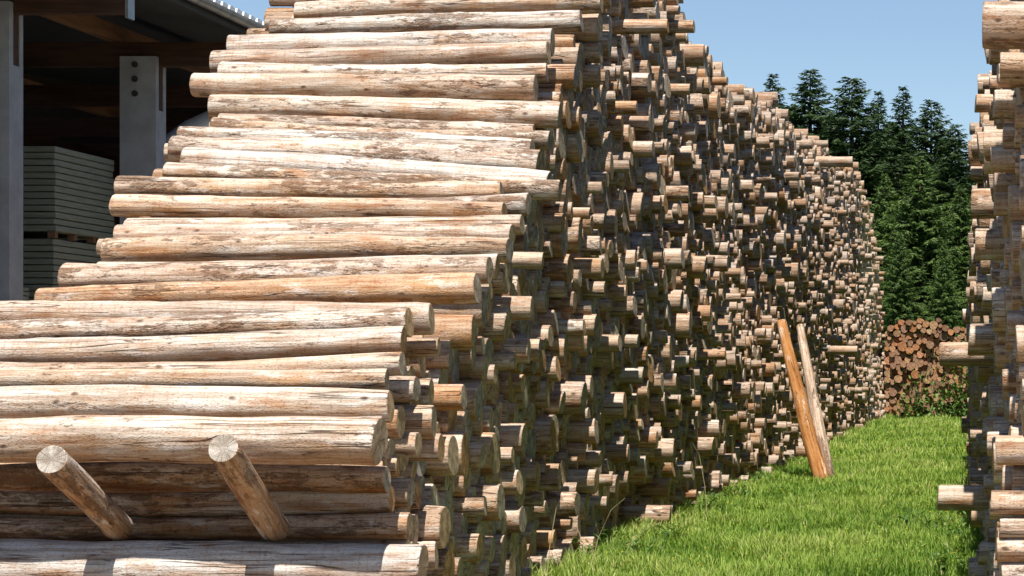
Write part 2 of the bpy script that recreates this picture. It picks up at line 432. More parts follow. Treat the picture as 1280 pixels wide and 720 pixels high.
# stepped front of the big stack, from the overhanging log upwards: xl, xr, y at left, y at right, diameter, distance, tone, words
FRONT = [
 (None, 474, 553, 551, 56, 11.70, 0.48, 'long thick tan log overhanging the shaded recess, resting on two cross logs'),
 (None, 480, 545, 543, 40, 11.98, 0.30, 'long log half hidden directly behind the overhanging log'),
 (None, 488, 510, 507, 43, 12.10, 0.52, 'long thick tan log directly above the overhanging log'),
 (None, 484, 473, 475, 31, 12.35, 0.60, 'long slim tan log, second above the overhanging log'),
 (None, 503, 466, 456, 28, 12.55, 0.42, 'long slim pale log wedged low between two thicker front logs'),
 (None, 505, 443, 426, 37, 12.70, 0.36, 'long pale log sloping up to the right with dark bark underneath'),
 (None, 512, 417, 402, 36, 12.95, 0.34, 'long pale cracked log, topmost but one of the wide lower tier'),
 (None, 540, 396, 399, 38, 13.20, 0.30, 'long pale log forming the top of the wide lower tier'),
 (50, 597, 377, 360, 37, 13.90, 0.97, 'long orange log sloping up to the right above the lower tier'),
 (80, 612, 346, 336, 36, 14.30, 0.28, 'long bleached log with blunt thick left end near the grey column'),
 (123, 622, 339, 332, 28, 14.60, 0.35, 'long slim bleached log just behind the blunt bleached one'),
 (132, 637, 315, 312, 34, 14.95, 0.56, 'long tan log whose left end hides the lower board stack'),
 (147, 640, 297, 294, 30, 15.20, 0.32, 'long greyish log with dark knots, third below the golden log'),
 (160, 653, 287, 281, 28, 15.40, 0.82, 'long orange log mostly hidden in shade under the golden log'),
 (143, 631, 257, 268, 29, 15.50, 0.90, 'long golden log reaching farthest left beside the board stack'),
 (190, 661, 262, 256, 27, 15.75, 0.22, 'long white log seen only at its right end behind the golden log'),
 (148, 627, 234, 239, 28, 15.90, 0.748, 'long brown stained log with dark bark marks above the golden log'),
 (207, 700, 214, 238, 25, 16.30, 0.806, 'long orange barky log tucked under the thick bleached log'),
 (230, 687, 200, 231, 35, 16.40, 0.24, 'long thick bleached log sloping down to the right at mid front'),
 (214, 674, 186, 205, 34, 16.75, 0.33, 'long pale log with thick left end just behind the sloping bleached log'),
 (207, 660, 190, 203, 24, 16.95, 0.45, 'long slim log, its left end peeping out by the second column'),
 (226, 666, 171, 189, 28, 17.05, 0.40, 'long pale log above the pair of thick left ends'),
 (265, 687, 158, 176, 23, 17.20, 0.633, 'long slim brown log with ragged bark at its left end'),
 (275, 668, 152, 166, 22, 17.35, 0.34, 'long slim greyish log ending short, above the ragged slim log'),
 (263, 700, 135, 146, 33, 17.40, 0.50, 'long thick pale log with deep shadow below its left half'),
 (243, 670, 107, 111, 32, 17.50, 0.44, 'long tan log jutting farthest left in the upper front'),
 (277, 684, 92, 92, 27, 17.75, 0.38, 'long slim pale log sunk between two thicker upper logs'),
 (267, 686, 80, 66, 31, 17.85, 0.30, 'long pale log with a dark knot, rising to the right'),
 (287, 691, 60, 52, 33, 18.05, 0.26, 'long greyish log with round left end below the eaves gutter'),
 (340, 727, 38, 27, 28, 18.50, 0.40, 'long pale log touching the roof edge in the picture, third from top'),
 (370, 752, 15, 4, 25, 18.95, 0.50, 'long whitish log with brown right end, second from top'),
 (385, 762, -6, -8, 25, 19.30, 0.85, 'long brown log cut off by the top of the picture'),
]
for i, (xl, xr, yl, yr, d, Y, lr, words) in enumerate(FRONT):
    place(xl, xr, yl, yr, d, Y, lr, ('front', words))
# wall below the overhang, its bark also painting the recess darker, and the big log at the bottom
place(None, 529, 709, 709, 63, 12.02, 0.12, ('front', 'thick grey weathered log lying across the bottom left corner'))
place(None, 484, 599, 598, 31, 12.36, 0.979, ('front', 'shaded orange log just under the overhang'))
place(None, 490, 626, 625, 30, 12.47, 0.922, ('front', 'shaded orange log in the middle of the recess'))
place(None, 512, 657, 656, 27, 12.40, 0.864, ('front', 'shaded brown log lowest in the recess above the grey log'))
# single logs that stand out of the alley face: right end x, centre y, diameter, guess of distance
FACE = [
 (567, 569, 57, 13.75, 0.30, 'thick pale log end jutting right of the recess with sawn face in shade'),
 (543, 527, 40, 13.2, 0.45, 'tan log end just right of the second front log'),
 (523, 555, 30, 12.95, 0.50, 'short tan log end above the big jutting one'),
 (600, 640, 33, 14.6, 0.75, 'tan log end jutting out low beside the shaded recess'),
 (556, 659, 52, 13.3, 0.15, 'thick grey log end low down beside the bottom left log'),
 (619, 568, 54, 15.0, 0.70, 'thick brown shaded log end right of the big jutting one'),
 (746, 602, 34, 18.7, 0.52, 'tan round log end low on the face above the grass corner'),
 (722, 630, 33, 17.9, 0.62, 'dark sided log end with lit rim near the grass corner'),
 (703, 700, 26, 17.2, 0.40, 'pale log stub lying lowest at the grass edge'),
 (838, 645, 26, 21.9, 0.28, 'pale log jutting far out over the grass at the foot'),
 (837, 609, 22, 22.6, 0.70, 'tan log end above the log that juts over the grass'),
 (592, 414, 40, 14.3, 0.88, 'thick shaded brown log end below the orange front log'),
 (606, 387, 41, 14.75, 0.20, 'thick log with pale oval sawn end beside the orange front log'),
 (549, 434, 25, 13.4, 0.33, 'slim pale log end right of the lower tier'),
 (521, 486, 37, 12.95, 0.40, 'pale log end right of the second front log from the overhang'),
 (482, 589, 36, 12.55, 0.72, 'small round log end under the overhanging log'),
 (498, 583, 30, 12.7, 0.55, 'tan log end behind the one under the overhang'),
 (514, 617, 33, 12.9, 0.78, 'orange tan log end at the right of the shaded recess'),
 (835, 33, 18, 21.2, 0.93, 'orange slim log jutting far out high up under the peak'),
 (1066, 202, 14, 46.0, 0.35, 'pale log jutting far out from the crest against the dark trees'),
 (1072, 438, 12, 47.0, 0.30, 'pale slim log jutting far out beyond the leaning posts'),
 (762, 54, 36, 19.6, 0.42, 'thick pale log end high up beside the topmost front logs'),
 (750, 33, 34, 19.2, 0.30, 'pale log end right of the third front log from top'),
 (680, 195, 30, 17.3, 0.30, 'pale sawn log end right of the pale log pair at mid front'),
 (751, 307, 24, 19.2, 0.40, 'pale log end jutting from the middle of the near face'),
 (640, 270, 30, 15.9, 0.25, 'white log end right of the golden front log'),
]
for xr, yc, d, Y, lr, words in FACE:
    place(None, xr, yc, yc, d, Y, lr, ('face', words))
NFIX = len(LEFT_FIXED)

RIGHT_FIXED = []
RFACE = [
 (1229, 32, 60, 12.75, 0.0566, 'thick dark weathered log at the top'),
 (1250, 84, 36, 13.2, 0.30, 'white log end under the dark weathered top log'),
 (1242, 130, 38, 14.2, 0.38, 'large round tan log against the sky, third down from the dark one'),
 (1230, 198, 37, 15.2, 0.45, 'tan log end level with the tree tops'),
 (1214, 255, 38, 16.4, 0.28, 'pale thick log end jutting left in front of the spruces'),
 (1243, 255, 31, 14.8, 0.42, 'pale log end right of the thick one before the spruces'),
 (1219, 306, 38, 16.0, 0.33, 'pale thick log end below the one that juts before the spruces'),
 (1239, 350, 30, 15.2, 0.28, 'pale cracked log end above the bark covered one'),
 (1203, 396, 21, 24.0, 0.25, 'small white log end just above the bark covered log'),
 (1211, 424, 39, 15.9, 0.64, 'bark covered brown log end over the rear stack'),
 (1175, 443, 30, 18.4, 0.28, 'pale log jutting far left in front of the rear stack'),
 (1243, 433, 27, 15.0, 0.35, 'small pale log end right of the bark covered one'),
 (1223, 507, 22, 22.0, 0.45, 'small tan log end above the meadow edge'),
 (1202, 531, 21, 25.0, 0.40, 'small pale log end at the far edge of the meadow'),
 (1241, 575, 30, 14.6, 0.30, 'pale log end above the long jutting log'),
 (1172, 622, 33, 16.8, 0.52, 'tan log jutting farthest left over the grass'),
 (1228, 536, 30, 17.2, 0.10, 'grey shaded log end at the right meadow edge'),
]
for xl, yc, d, Y, lr, words in RFACE:
    place(xl, None if False else xl, yc, yc - (4 if xl == 1172 else 0) * -1, d, Y, lr, ('right', words), side='R', store=RIGHT_FIXED)

def find_pairs(P, cut):
    cell = np.floor(P / cut).astype(np.int64)
    cell -= cell.min(0) - 2
    W = cell[:, 1].max() + 4
    key = cell[:, 0] * W + cell[:, 1]
    order = np.argsort(key, kind='stable'); sk = key[order]
    I, J = [], []
    for off in (0, 1, W - 1, W, W + 1):
        lo = np.searchsorted(sk, key + off, 'left'); hi = np.searchsorted(sk, key + off, 'right')
        for m in range(int((hi - lo).max())):
            ok = lo + m < hi
            a = np.nonzero(ok)[0]; b = order[(lo + m)[ok]]
            if off == 0:
                k = a < b; a, b = a[k], b[k]
            I.append(a); J.append(b)
    I = np.concatenate(I); J = np.concatenate(J)
    d = np.linalg.norm(P[I] - P[J], axis=1)
    k = d < cut
    return I[k], J[k]

def pack(top, Y0, Y1, zmax, fixed, seed, mean=0.086, ymin=None):
    """fill the outline under top(Y) with round logs of mixed size, settled against each other and round the measured ones"""
    r_ = np.random.default_rng(seed)
    s = mean * 2.04
    P = []
    row = 0; z = mean
    while z < zmax:
        y = np.arange(Y0 + (row % 2) * s / 2, Y1, s)
        P.append(np.stack([y, np.full_like(y, z)], 1)); z += s * 0.87; row += 1
    P = np.concatenate(P)
    P += r_.normal(0, 0.03, P.shape)
    P = P[P[:, 1] < top(P[:, 0])]
    rad = np.clip(r_.lognormal(math.log(mean), 0.29, len(P)), 0.05, 0.155)
    FX = np.array([(q[1], q[2], lg.r) for lg in fixed for q in (lg.p0, (lg.p0 + lg.p1) / 2, lg.p1)]) if fixed else np.zeros((0, 3))
    if len(FX):
        keep = np.ones(len(P), bool)
        for fy, fz, fr in FX:
            keep &= np.hypot(P[:, 0] - fy, P[:, 1] - fz) > fr + 0.25 * rad
        P, rad = P[keep], rad[keep]
    n = len(P)
    A = np.concatenate([P, FX[:, :2]]); RR = np.concatenate([rad, FX[:, 2]])
    mob = np.concatenate([np.ones(n), np.zeros(len(FX))])
    lo = ymin if ymin is not None else Y0
    for it in range(150):
        if it % 12 == 0: I, J = find_pairs(A, 0.36)
        A[:n, 1] -= 0.0012 if it < 95 else 0.0
        D = A[J] - A[I]; d = np.linalg.norm(D, axis=1) + 1e-9
        ov = RR[I] + RR[J] - d
        k = ov > 0
        i, j, D, d, ov = I[k], J[k], D[k], d[k], ov[k]
        mi, mj = mob[i], mob[j]; ms = mi + mj; ok = ms > 0
        i, j, D, d, ov, mi, mj, ms = i[ok], j[ok], D[ok], d[ok], ov[ok], mi[ok], mj[ok], ms[ok]
        push = D / d[:, None] * (ov * 0.55)[:, None]
        for c in (0, 1):
            A[:, c] += np.bincount(j, push[:, c] * mj / ms, len(A)) - np.bincount(i, push[:, c] * mi / ms, len(A))
        A[:n, 1] = np.maximum(A[:n, 1], RR[:n])
        A[:n, 0] = np.clip(A[:n, 0], lo + RR[:n], Y1)
    P = A[:n]; keep = P[:, 1] + rad < top(P[:, 0]) + np.where((P[:, 0] < 20.3) & (seed == 3), -0.06, 0.12)
    for fy, fz, fr in FX:
        keep &= np.hypot(P[:, 0] - fy, P[:, 1] - fz) > fr + rad - 0.03
    return P[keep], rad[keep]

# outline of the big stack (distance, height): below the stepped front, then the crest
fr = sorted([(min(l.p0[1], 99), (l.p0[2] + l.p1[2]) / 2 - 0.9 * l.r) for l in LEFT_FIXED[:len(FRONT)]])
ty = [12.35, 12.4, 12.5]; tz = [0.0, 0.6, 1.15]
for y, z in fr:
    if y > ty[-1] + 0.15: ty.append(y); tz.append(max(tz[-1], z - 0.02))
for y, z in [(20.2, 5.35), (21.2, 5.9), (22.5, 6.15), (24.7, 6.1), (25.3, 5.5), (28, 5.6), (32, 5.6), (36, 5.85), (41, 6.0), (46, 6.3), (52, 6.55), (58, 6.8), (64, 6.75), (67.5, 6.3), (69.5, 5.3), (71, 4.0), (72.2, 2.2), (73.2, 0.0)]:
    ty.append(y); tz.append(z)
ty, tz = np.array(ty), np.array(tz)
wob = lambda y: 0.09 * np.sin(y * 2.3) + 0.06 * np.sin(y * 5.1 + 1)
topL = lambda y: np.interp(y, ty, tz, left=-1, right=-1) + np.where(y > 20, wob(y), 0)
PL, RL = pack(topL, 12.36, 73.2, 7.2, LEFT_FIXED, 3, ymin=12.4)

def face_offset(y, z, r_, n, sd=0.044):
    """how far each log end stands out of the mean face: mostly ragged, some shoved far out, slow waves along the stack"""
    slow = 0.05 * np.sin(y * 0.55 + 0.7) + 0.04 * np.sin(y * 1.7 + z * 0.5) + 0.05 * np.sin(z * 1.1 + y * 0.21)
    o = r_.normal(0, sd, n)
    t = r_.random(n)
    o = np.where(t < 0.12, o + r_.uniform(0.04, 0.20, n), o)
    o = np.where(t > 0.90, o - r_.uniform(0.05, 0.25, n), o)
    return slow + o

r2 = np.random.default_rng(11)
nL = len(PL)
offL = face_offset(PL[:, 0], PL[:, 1], r2, nL)
lenL = r2.normal(2.62, 0.06, nL)
lrL = np.clip(r2.beta(1.6, 1.35, nL), 0.01, 0.99)
LEFT = []
for k in range(nL):
    y, z = PL[k]; x1 = XR + 0.02 + offL[k] - 0.038 * z
    if y < 19.0: x1 = min(x1, XR + 0.14)
    if abs(y - 21.3) < 1.3 and z < 0.55: x1 = min(x1, -3.5 - 0.1 * ((k * 7919) % 10) / 10)   # the foot log juts clear of its neighbours
    x0 = x1 - lenL[k]
    LEFT.append(Log((x0, y + r2.normal(0, 0.006), z), (x1, y, z), RL[k], lrL[k], taper=r2.uniform(-0.05, 0.05)))

for yy_, zz_ in ((12.02, 0.11), (12.05, 0.325), (11.8, 0.11), (12.25, 0.115)):   # the bottom log lies on these
    LEFT.append(Log((-6.0, yy_, zz_), (-3.25, yy_, zz_), 0.108, 0.3))

topR = lambda y: np.where((y > 12.9) & (y < 60), 5.0 + 0.15 * np.sin(y * 1.9) + np.clip((y - 14) * 0.03, 0, 0.9), -1)
PR, RRr = pack(topR, 12.9, 60, 6.6, RIGHT_FIXED, 5, mean=0.092)
nR = len(PR)
r3 = np.random.default_rng(21)
offR = face_offset(PR[:, 0], PR[:, 1], r3, nR, 0.06)
lrR = np.clip(r3.beta(1.7, 2.4, nR), 0.01, 0.99)
RIGHT = []
for k in range(nR):
    y, z = PR[k]
    x0 = np.interp(y, [13, 17, 24, 60], [0.17, 0.10, -0.05, -0.10]) + 0.050 * (z - 1.5) - offR[k] * np.clip(y / 22, 0.5, 1.0)
    x0 = max(x0, -(21 + r3.uniform(0, 5)) * y / F)
    RIGHT.append(Log((x0, y, z), (x0 + 2.62, y, z), RRr[k], lrR[k], taper=r3.uniform(-0.05, 0.05)))

# ------------------------------------------------------------------ logs: meshes
def detailed_log(p0, p1, r, lr, seg=22, rings=14, bend=0.012, rough=1.0, taper=None, seed=0, origin=None, knots=5, tilt=0.10):
    """one round log: tapered, slightly bent, bumpy, with chamfered sawn ends cut a little out of square"""
    q = np.random.default_rng(seed)
    p0, p1 = np.array(p0, float), np.array(p1, float)
    ax = p1 - p0; L = np.linalg.norm(ax); ax /= L
    e1 = np.cross(np.array([0, 0, 1.0]), ax)
    e1 = np.array([0, 1.0, 0]) if np.linalg.norm(e1) < 0.1 else e1 / np.linalg.norm(e1)
    e2 = np.cross(ax, e1)
    if e2[2] < 0: e1, e2 = -e1, -e2
    tp = q.uniform(-0.09, 0.09) if taper is None else taper
    ch = min(0.012, r * 0.1)
    t = np.concatenate([[0.0], np.linspace(ch / L, 1 - ch / L, rings), [1.0]])
    th = np.linspace(0, 2 * math.pi, seg, endpoint=False)
    T, TH = np.meshgrid(t, th, indexing='ij')
    ph = q.uniform(0, 6.28, 8)
    rad = 1 + tp * (T - 0.5) * 2 + rough * (0.022 * np.sin(2 * TH + ph[0] + 2 * T) + 0.018 * np.sin(3 * TH + ph[1] - 3 * T)
          + 0.016 * np.sin(L * 5 * T + ph[2] + TH) + 0.012 * np.sin(L * 11 * T + ph[3] - 2 * TH) + 0.008 * np.sin(5 * TH + L * 7 * T + ph[4]))
    rad *= r
    for _ in range(knots):
        tk, ak = q.uniform(0.02, 0.98), q.uniform(0, 6.28)
        da = np.angle(np.exp(1j * (TH - ak)))
        rad += q.uniform(0.004, 0.010) * np.exp(-((T - tk) * L / 0.045) ** 2 - (da * r / 0.03) ** 2)
    rad[0] *= 0.955; rad[-1] *= 0.955
    bd = q.uniform(0, 6.28); B = q.uniform(0.3, 1) * bend * L / 2.6
    bo = np.sin(math.pi * T) * B + 0.3 * B * np.sin(2 * math.pi * T + ph[5])
    u = rad * np.cos(TH) + bo * math.cos(bd); v = rad * np.sin(TH) + bo * math.sin(bd)
    k0 = q.normal(0, tilt * 0.5, 2); k1 = q.normal(0, tilt * 0.5, 2)
    w0 = np.clip(1 - T * L / 0.5, 0, 1); w1 = np.clip(1 - (1 - T) * L / 0.5, 0, 1)
    s = T * L + w0 * (k0[0] * u + k0[1] * v) + w1 * (k1[0] * u + k1[1] * v)
    V = p0 + s[..., None] * ax + u[..., None] * e1 + v[..., None] * e2
    nr = len(t)
    V = V.reshape(-1, 3); LP = np.stack([s, u, v], -1).reshape(-1, 3)
    c0 = V[:seg].mean(0); c1 = V[-seg:].mean(0)
    V = np.concatenate([V, [c0, c1]]); LP = np.concatenate([LP, [LP[:seg].mean(0), LP[-seg:].mean(0)]])
    i, k = np.meshgrid(np.arange(nr - 1), np.arange(seg), indexing='ij'); k2 = (k + 1) % seg
    Q = np.stack([i * seg + k, (i + 1) * seg + k, (i + 1) * seg + k2, i * seg + k2], -1).reshape(-1, 4)
    ks = np.arange(seg); kn = (ks + 1) % seg
    C0 = np.stack([np.full(seg, nr * seg), ks, kn], -1); C1 = np.stack([np.full(seg, nr * seg + 1), (nr - 1) * seg + kn, (nr - 1) * seg + ks], -1)
    if np.dot(np.cross(e1, e2), ax) > 0: Q = Q[:, ::-1]; C0 = C0[:, ::-1]; C1 = C1[:, ::-1]
    loops = np.concatenate([Q.ravel(), C0.ravel(), C1.ravel()])
    tot = np.concatenate([np.full(len(Q), 4), np.full(2 * seg, 3)]); st = np.concatenate([[0], np.cumsum(tot)[:-1]])
    mi = np.concatenate([np.zeros(len(Q)), np.ones(2 * seg)]); sm = mi == 0
    if origin is not None: V = V - np.array(origin)
    return V, loops, st, tot, mi, sm, LP, np.full(len(V), lr)

def log_object(name, lg, mats, seed, **kw):
    mid = (lg.p0 + lg.p1) / 2; org = (mid[0], mid[1], mid[2] - lg.r)
    V, lo, st, to, mi, sm, LP, LR = detailed_log(lg.p0, lg.p1, lg.r, lg.lr, seed=seed, origin=org, **kw)
    me = np_mesh(name, V, lo, st, to, mats, mi, sm, {'lp': ('FLOAT_VECTOR', LP), 'lr': ('FLOAT', LR)})
    return mesh_obj(name, me, loc=org)

def mass_of_logs(name, logs, mats, seg, seed, axis='X', ref_end=1):
    """the logs too small or too hidden to tell apart, still one shape each, in one mesh"""
    q = np.random.default_rng(seed); n = len(logs)
    p0 = np.array([l.p0 for l in logs]); p1 = np.array([l.p1 for l in logs]); r = np.array([l.r for l in logs]); lr = np.array([l.lr for l in logs])
    tp = np.array([l.taper for l in logs])
    th = np.linspace(0, 2 * math.pi, seg, endpoint=False)[None] + q.uniform(0, 6.28, (n, 1))
    ph = q.uniform(0, 6.28, (n, 3))
    shape = 1 + 0.05 * np.sin(2 * th + ph[:, :1]) + 0.035 * np.sin(3 * th + ph[:, 1:2])
    Vs, LPs = [], []
    L = np.linalg.norm(p1 - p0, axis=1)
    for e, t in ((0, 0.0), (1, 1.0)):
        rr = r[:, None] * shape * (1 + (tp * (1 if e else -1))[:, None])
        u = rr * np.cos(th); v = rr * np.sin(th)
        kk = q.normal(0, 0.07, (n, 2))
        ds = kk[:, :1] * u + kk[:, 1:] * v
        base = p1 if e else p0
        if axis == 'X': P = np.stack([base[:, :1] + ds, base[:, 1:2] + u, base[:, 2:] + v], -1)
        else: P = np.stack([base[:, :1] + u, base[:, 1:2] + ds, base[:, 2:] + v], -1)
        Vs.append(P); LPs.append(np.stack([t * L[:, None] + ds, u, v], -1))
        Vs.append(P.mean(1, keepdims=True)); LPs.append(np.stack([t * L[:, None], 0 * L[:, None], 0 * L[:, None]], -1))
    V = np.concatenate(Vs, 1); LP = np.concatenate(LPs, 1)          # ring0, c0, ring1, c1
    m = 2 * seg + 2
    k = np.arange(seg); k2 = (k + 1) % seg
    Q = np.stack([k, k2, seg + 1 + k2, seg + 1 + k], -1)
    C0 = np.stack([np.full(seg, seg), k2, k], -1); C1 = np.stack([np.full(seg, 2 * seg + 1), seg + 1 + k, seg + 1 + k2], -1)
    if axis == 'X': pass
    Q = Q[:, ::-1] if axis == 'X' else Q; C0 = C0[:, ::-1] if axis == 'X' else C0; C1 = C1[:, ::-1] if axis == 'X' else C1
    # outward orientation: X axis with (u=Y, v=Z) is right-handed, Y axis with (u=X, v=Z) is left-handed
    if axis == 'X': Q, C0, C1 = Q[:, ::-1], C0[:, ::-1], C1[:, ::-1]
    else: Q, C0, C1 = Q[:, ::-1], C0[:, ::-1], C1[:, ::-1]
    offs = (np.arange(n) * m)[:, None]
    loops = np.concatenate([(offs + Q.ravel()[None]).ravel(), (offs + C0.ravel()[None]).ravel(), (offs + C1.ravel()[None]).ravel()])
    tot = np.concatenate([np.full(n * seg, 4), np.full(2 * n * seg, 3)]); st = np.concatenate([[0], np.cumsum(tot)[:-1]])
    mi = np.concatenate([np.zeros(n * seg), np.ones(2 * n * seg)])
    me = np_mesh(name, V.reshape(-1, 3), loops, st, tot, mats, mi, mi == 0,
                 {'lp': ('FLOAT_VECTOR', LP.reshape(-1, 3)), 'lr': ('FLOAT', np.repeat(lr, m))})
    return mesh_obj(name, me)

def look(groups):
    """how many pixels of a coarse picture each log shows: decides which ones are built singly"""
    allL = [l for gr in groups for l in gr]
    allL.sort(key=lambda l: -min(l.p0[1], l.p1[1]))
    buf = np.full((360, 640), -1, int)
    for k, l in enumerate(allL):
        Y = l.p1[1]; s = F / Y / 2
        x0 = VX / 2 + l.p0[0] * s; x1 = VX / 2 + l.p1[0] * s
        y = (VY / 2 - (l.p1[2] - EYE) * s); h = l.r * s
        a, b, c, d = int(round(x0)), int(round(x1)), int(round(y - h)), int(round(y + h))
        if b <= 0 or a >= 640 or d <= 0 or c >= 360: continue
        buf[max(c, 0):max(d, 0), max(a, 0):max(b, 0)] = k
    cnt = np.bincount(buf[buf >= 0], minlength=len(allL))
    for k, l in enumerate(allL): l.vis = int(cnt[k])
look([LEFT, LEFT_FIXED, RIGHT, RIGHT_FIXED])

def tone_word(lr): return 'greyish' if lr < 0.22 else 'pale' if lr < 0.5 else 'tan' if lr < 0.75 else 'orange tan'

# measured logs of the big stack
for i, lg in enumerate(LEFT_FIXED):
    kind, words = lg.info
    fr_ = kind == 'front'
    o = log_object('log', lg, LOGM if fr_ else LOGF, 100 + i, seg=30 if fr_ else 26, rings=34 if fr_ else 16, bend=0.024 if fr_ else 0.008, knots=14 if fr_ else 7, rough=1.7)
    tag(o, words, 'log', 'long logs on the stepped front' if fr_ else 'log ends standing out of the big stack')
for i, lg in enumerate(RIGHT_FIXED):
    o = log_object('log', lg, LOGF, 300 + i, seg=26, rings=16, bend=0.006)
    tag(o, 'right stack ' + lg.info[1], 'log', 'log ends standing out of the right stack')

def label_set(chosen, where, group):
    by = {}
    for l in chosen: by.setdefault(where(l), []).append(l)
    out = []
    for lab, ls in by.items():
        ls.sort(key=lambda l: -l.p1[2])
        names = {1: [''], 2: [', upper', ', lower'], 3: [', topmost', ', middle', ', lowest'], 4: [', topmost', ', second', ', third', ', lowest'], 5: [', topmost', ', second', ', third', ', fourth', ', lowest'], 6: [', topmost', ', second', ', third', ', fourth', ', fifth', ', lowest']}.get(len(ls))
        for k, l in enumerate(ls): out.append((l, lab + (names[k] if names else ''), group))
    return out

def where_left(l):
    Y, z = l.p1[1], l.p1[2]
    size = 'thick' if l.r > 0.112 else 'slim' if l.r < 0.082 else 'medium'
    out = l.p1[0] - XR
    jut = 'jutting far out' if out > 0.2 else 'jutting out' if out > 0.06 else 'nearly flush'
    hgt = 'at ground level' if z < 0.45 else 'very low' if z < 0.9 else 'low down' if z < 1.5 else 'below mid height' if z < 2.2 else 'above mid height' if z < 3.0 else 'high up' if z < 4.4 else 'by the crest'
    zone = 'beside the stepped front' if Y < 16 else 'below the peak' if Y < 21 else 'left of the posts' if Y < 31 else 'beyond the posts'
    return f'{size} {tone_word(l.lr)} log end {jut} {hgt} {zone}'

def where_right(l):
    Y, z = l.p0[1], l.p0[2]
    size = 'thick' if l.r > 0.112 else 'slim' if l.r < 0.082 else 'medium'
    yy = VY - (z - EYE) * F / Y
    hgt = 'against the sky' if yy < 175 else 'beside the spruces' if yy < 390 else 'beside the rear stack' if yy < 530 else 'beside the grass'
    edge = 'at the edge' if l.p0[0] * F / Y < -6 else 'set back'
    return f'{size} {tone_word(l.lr)} log end {edge} of the right stack {hgt}'

BRACES = 2
pickL = sorted(LEFT, key=lambda l: -l.vis)[:142]
pickR = sorted(RIGHT, key=lambda l: -l.vis)[:70]
idL, idR = set(map(id, pickL)), set(map(id, pickR))
for i, (l, lab, gr) in enumerate(label_set(pickL, where_left, 'log ends in the alley face of the big stack')):
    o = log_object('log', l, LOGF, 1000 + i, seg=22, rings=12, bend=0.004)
    tag(o, lab, 'log', gr)
for i, (l, lab, gr) in enumerate(label_set(pickR, where_right, 'log ends in the alley face of the right stack')):
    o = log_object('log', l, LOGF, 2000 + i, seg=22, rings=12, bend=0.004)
    tag(o, lab, 'log', gr)
restL = [l for l in LEFT if id(l) not in idL]
restR = [l for l in RIGHT if id(l) not in idR]
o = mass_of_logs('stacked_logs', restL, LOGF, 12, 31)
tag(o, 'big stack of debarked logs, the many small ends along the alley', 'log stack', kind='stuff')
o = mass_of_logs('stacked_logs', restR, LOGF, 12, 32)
tag(o, 'right hand stack of debarked logs cut off by the picture edge', 'log stack', kind='stuff')

# two cross logs that carry the overhanging log, pointing at the viewer
def cross_log(tx, ty, bx, by, Yt, Yb, words, seed, d=0.155, lr=0.5587):
    x0, z0 = at(tx, ty, Yt); x1, z1 = at(bx, by, Yb)
    a = np.array((x0, Yt, z0)); b = np.array((x1, Yb, z1)); pass
    lg = Log(a, b, d / 2, lr)
    o = log_object('log', lg, LOGM, seed, seg=28, rings=18, bend=0.008, tilt=0.05)
    tag(o, words, 'log', 'cross logs under the overhanging log')
cross_log(64, 574, 150, 660, 11.22, 12.10, 'left cross log pointing at the viewer with round sawn end and barky side', 61, 0.152, 0.745)
cross_log(279, 560, 344, 662, 11.22, 12.10, 'right cross log pointing at the viewer with round sawn end', 62, 0.158)

# two posts leaning on the alley face
def leaning_post(tx, ty, bx, by, Yt, Yb, d, lr, words, seed, taper):
    x1, z1 = at(tx, ty, Yt); x0, z0 = at(bx, by, Yb)
    lg = Log((x0, Yb, max(z0, 0.0)), (x1, Yt, z1), d / 2, lr)
    mid = (lg.p0 + lg.p1) / 2
    V, lo, st, to, mi, sm, LP, LR = detailed_log(lg.p0, lg.p1, lg.r, lr, seed=seed, origin=lg.p0, seg=22, rings=24, bend=0.05, taper=taper, knots=10, rough=1.8)
    me = np_mesh('leaning_post', V, lo, st, to, POSTM if lr > 0.6 else LOGM, mi, sm, {'lp': ('FLOAT_VECTOR', LP), 'lr': ('FLOAT', LR)})
    o = mesh_obj('leaning_post', me, loc=lg.p0)
    tag(o, words, 'post', 'posts leaning on the big stack')
    return o
leaning_post(976, 402, 1029, 603, 32.4, 31.2, 0.185, 0.92, 'smooth orange post leaning against the big stack, front one of two', 71, -0.22)
leaning_post(1001, 408, 1036, 601, 32.9, 31.5, 0.165, 0.575, 'pale peeling post leaning against the big stack, behind the orange one', 72, -0.30)

# ------------------------------------------------------------------ rear stack, its logs pointing at the viewer
q = np.random.default_rng(55)
topB = lambda x: np.where((x > -3.22) & (x < 2.6), 3.05 + 0.12 * np.sin(x * 2.1) + 0.05 * np.sin(x * 7), -1)
PB, RB = pack(topB, -3.22, 2.6, 3.8, [], 9, mean=0.09)
rear = []
for (x, z), r in zip(PB, RB):
    y0 = 69.5 + q.normal(0, 0.09)
    rear.append(Log((x, y0, z), (x, y0 + 3.0, z), r * 0.94, float(q.random()), taper=q.uniform(-0.06, 0.06)))
o = mass_of_logs('rear_stacked_logs', rear, REDM, 14, 56, axis='Y')
tag(o, 'low stack of reddish round log ends closing the far end of the meadow', 'log stack', kind='stuff')

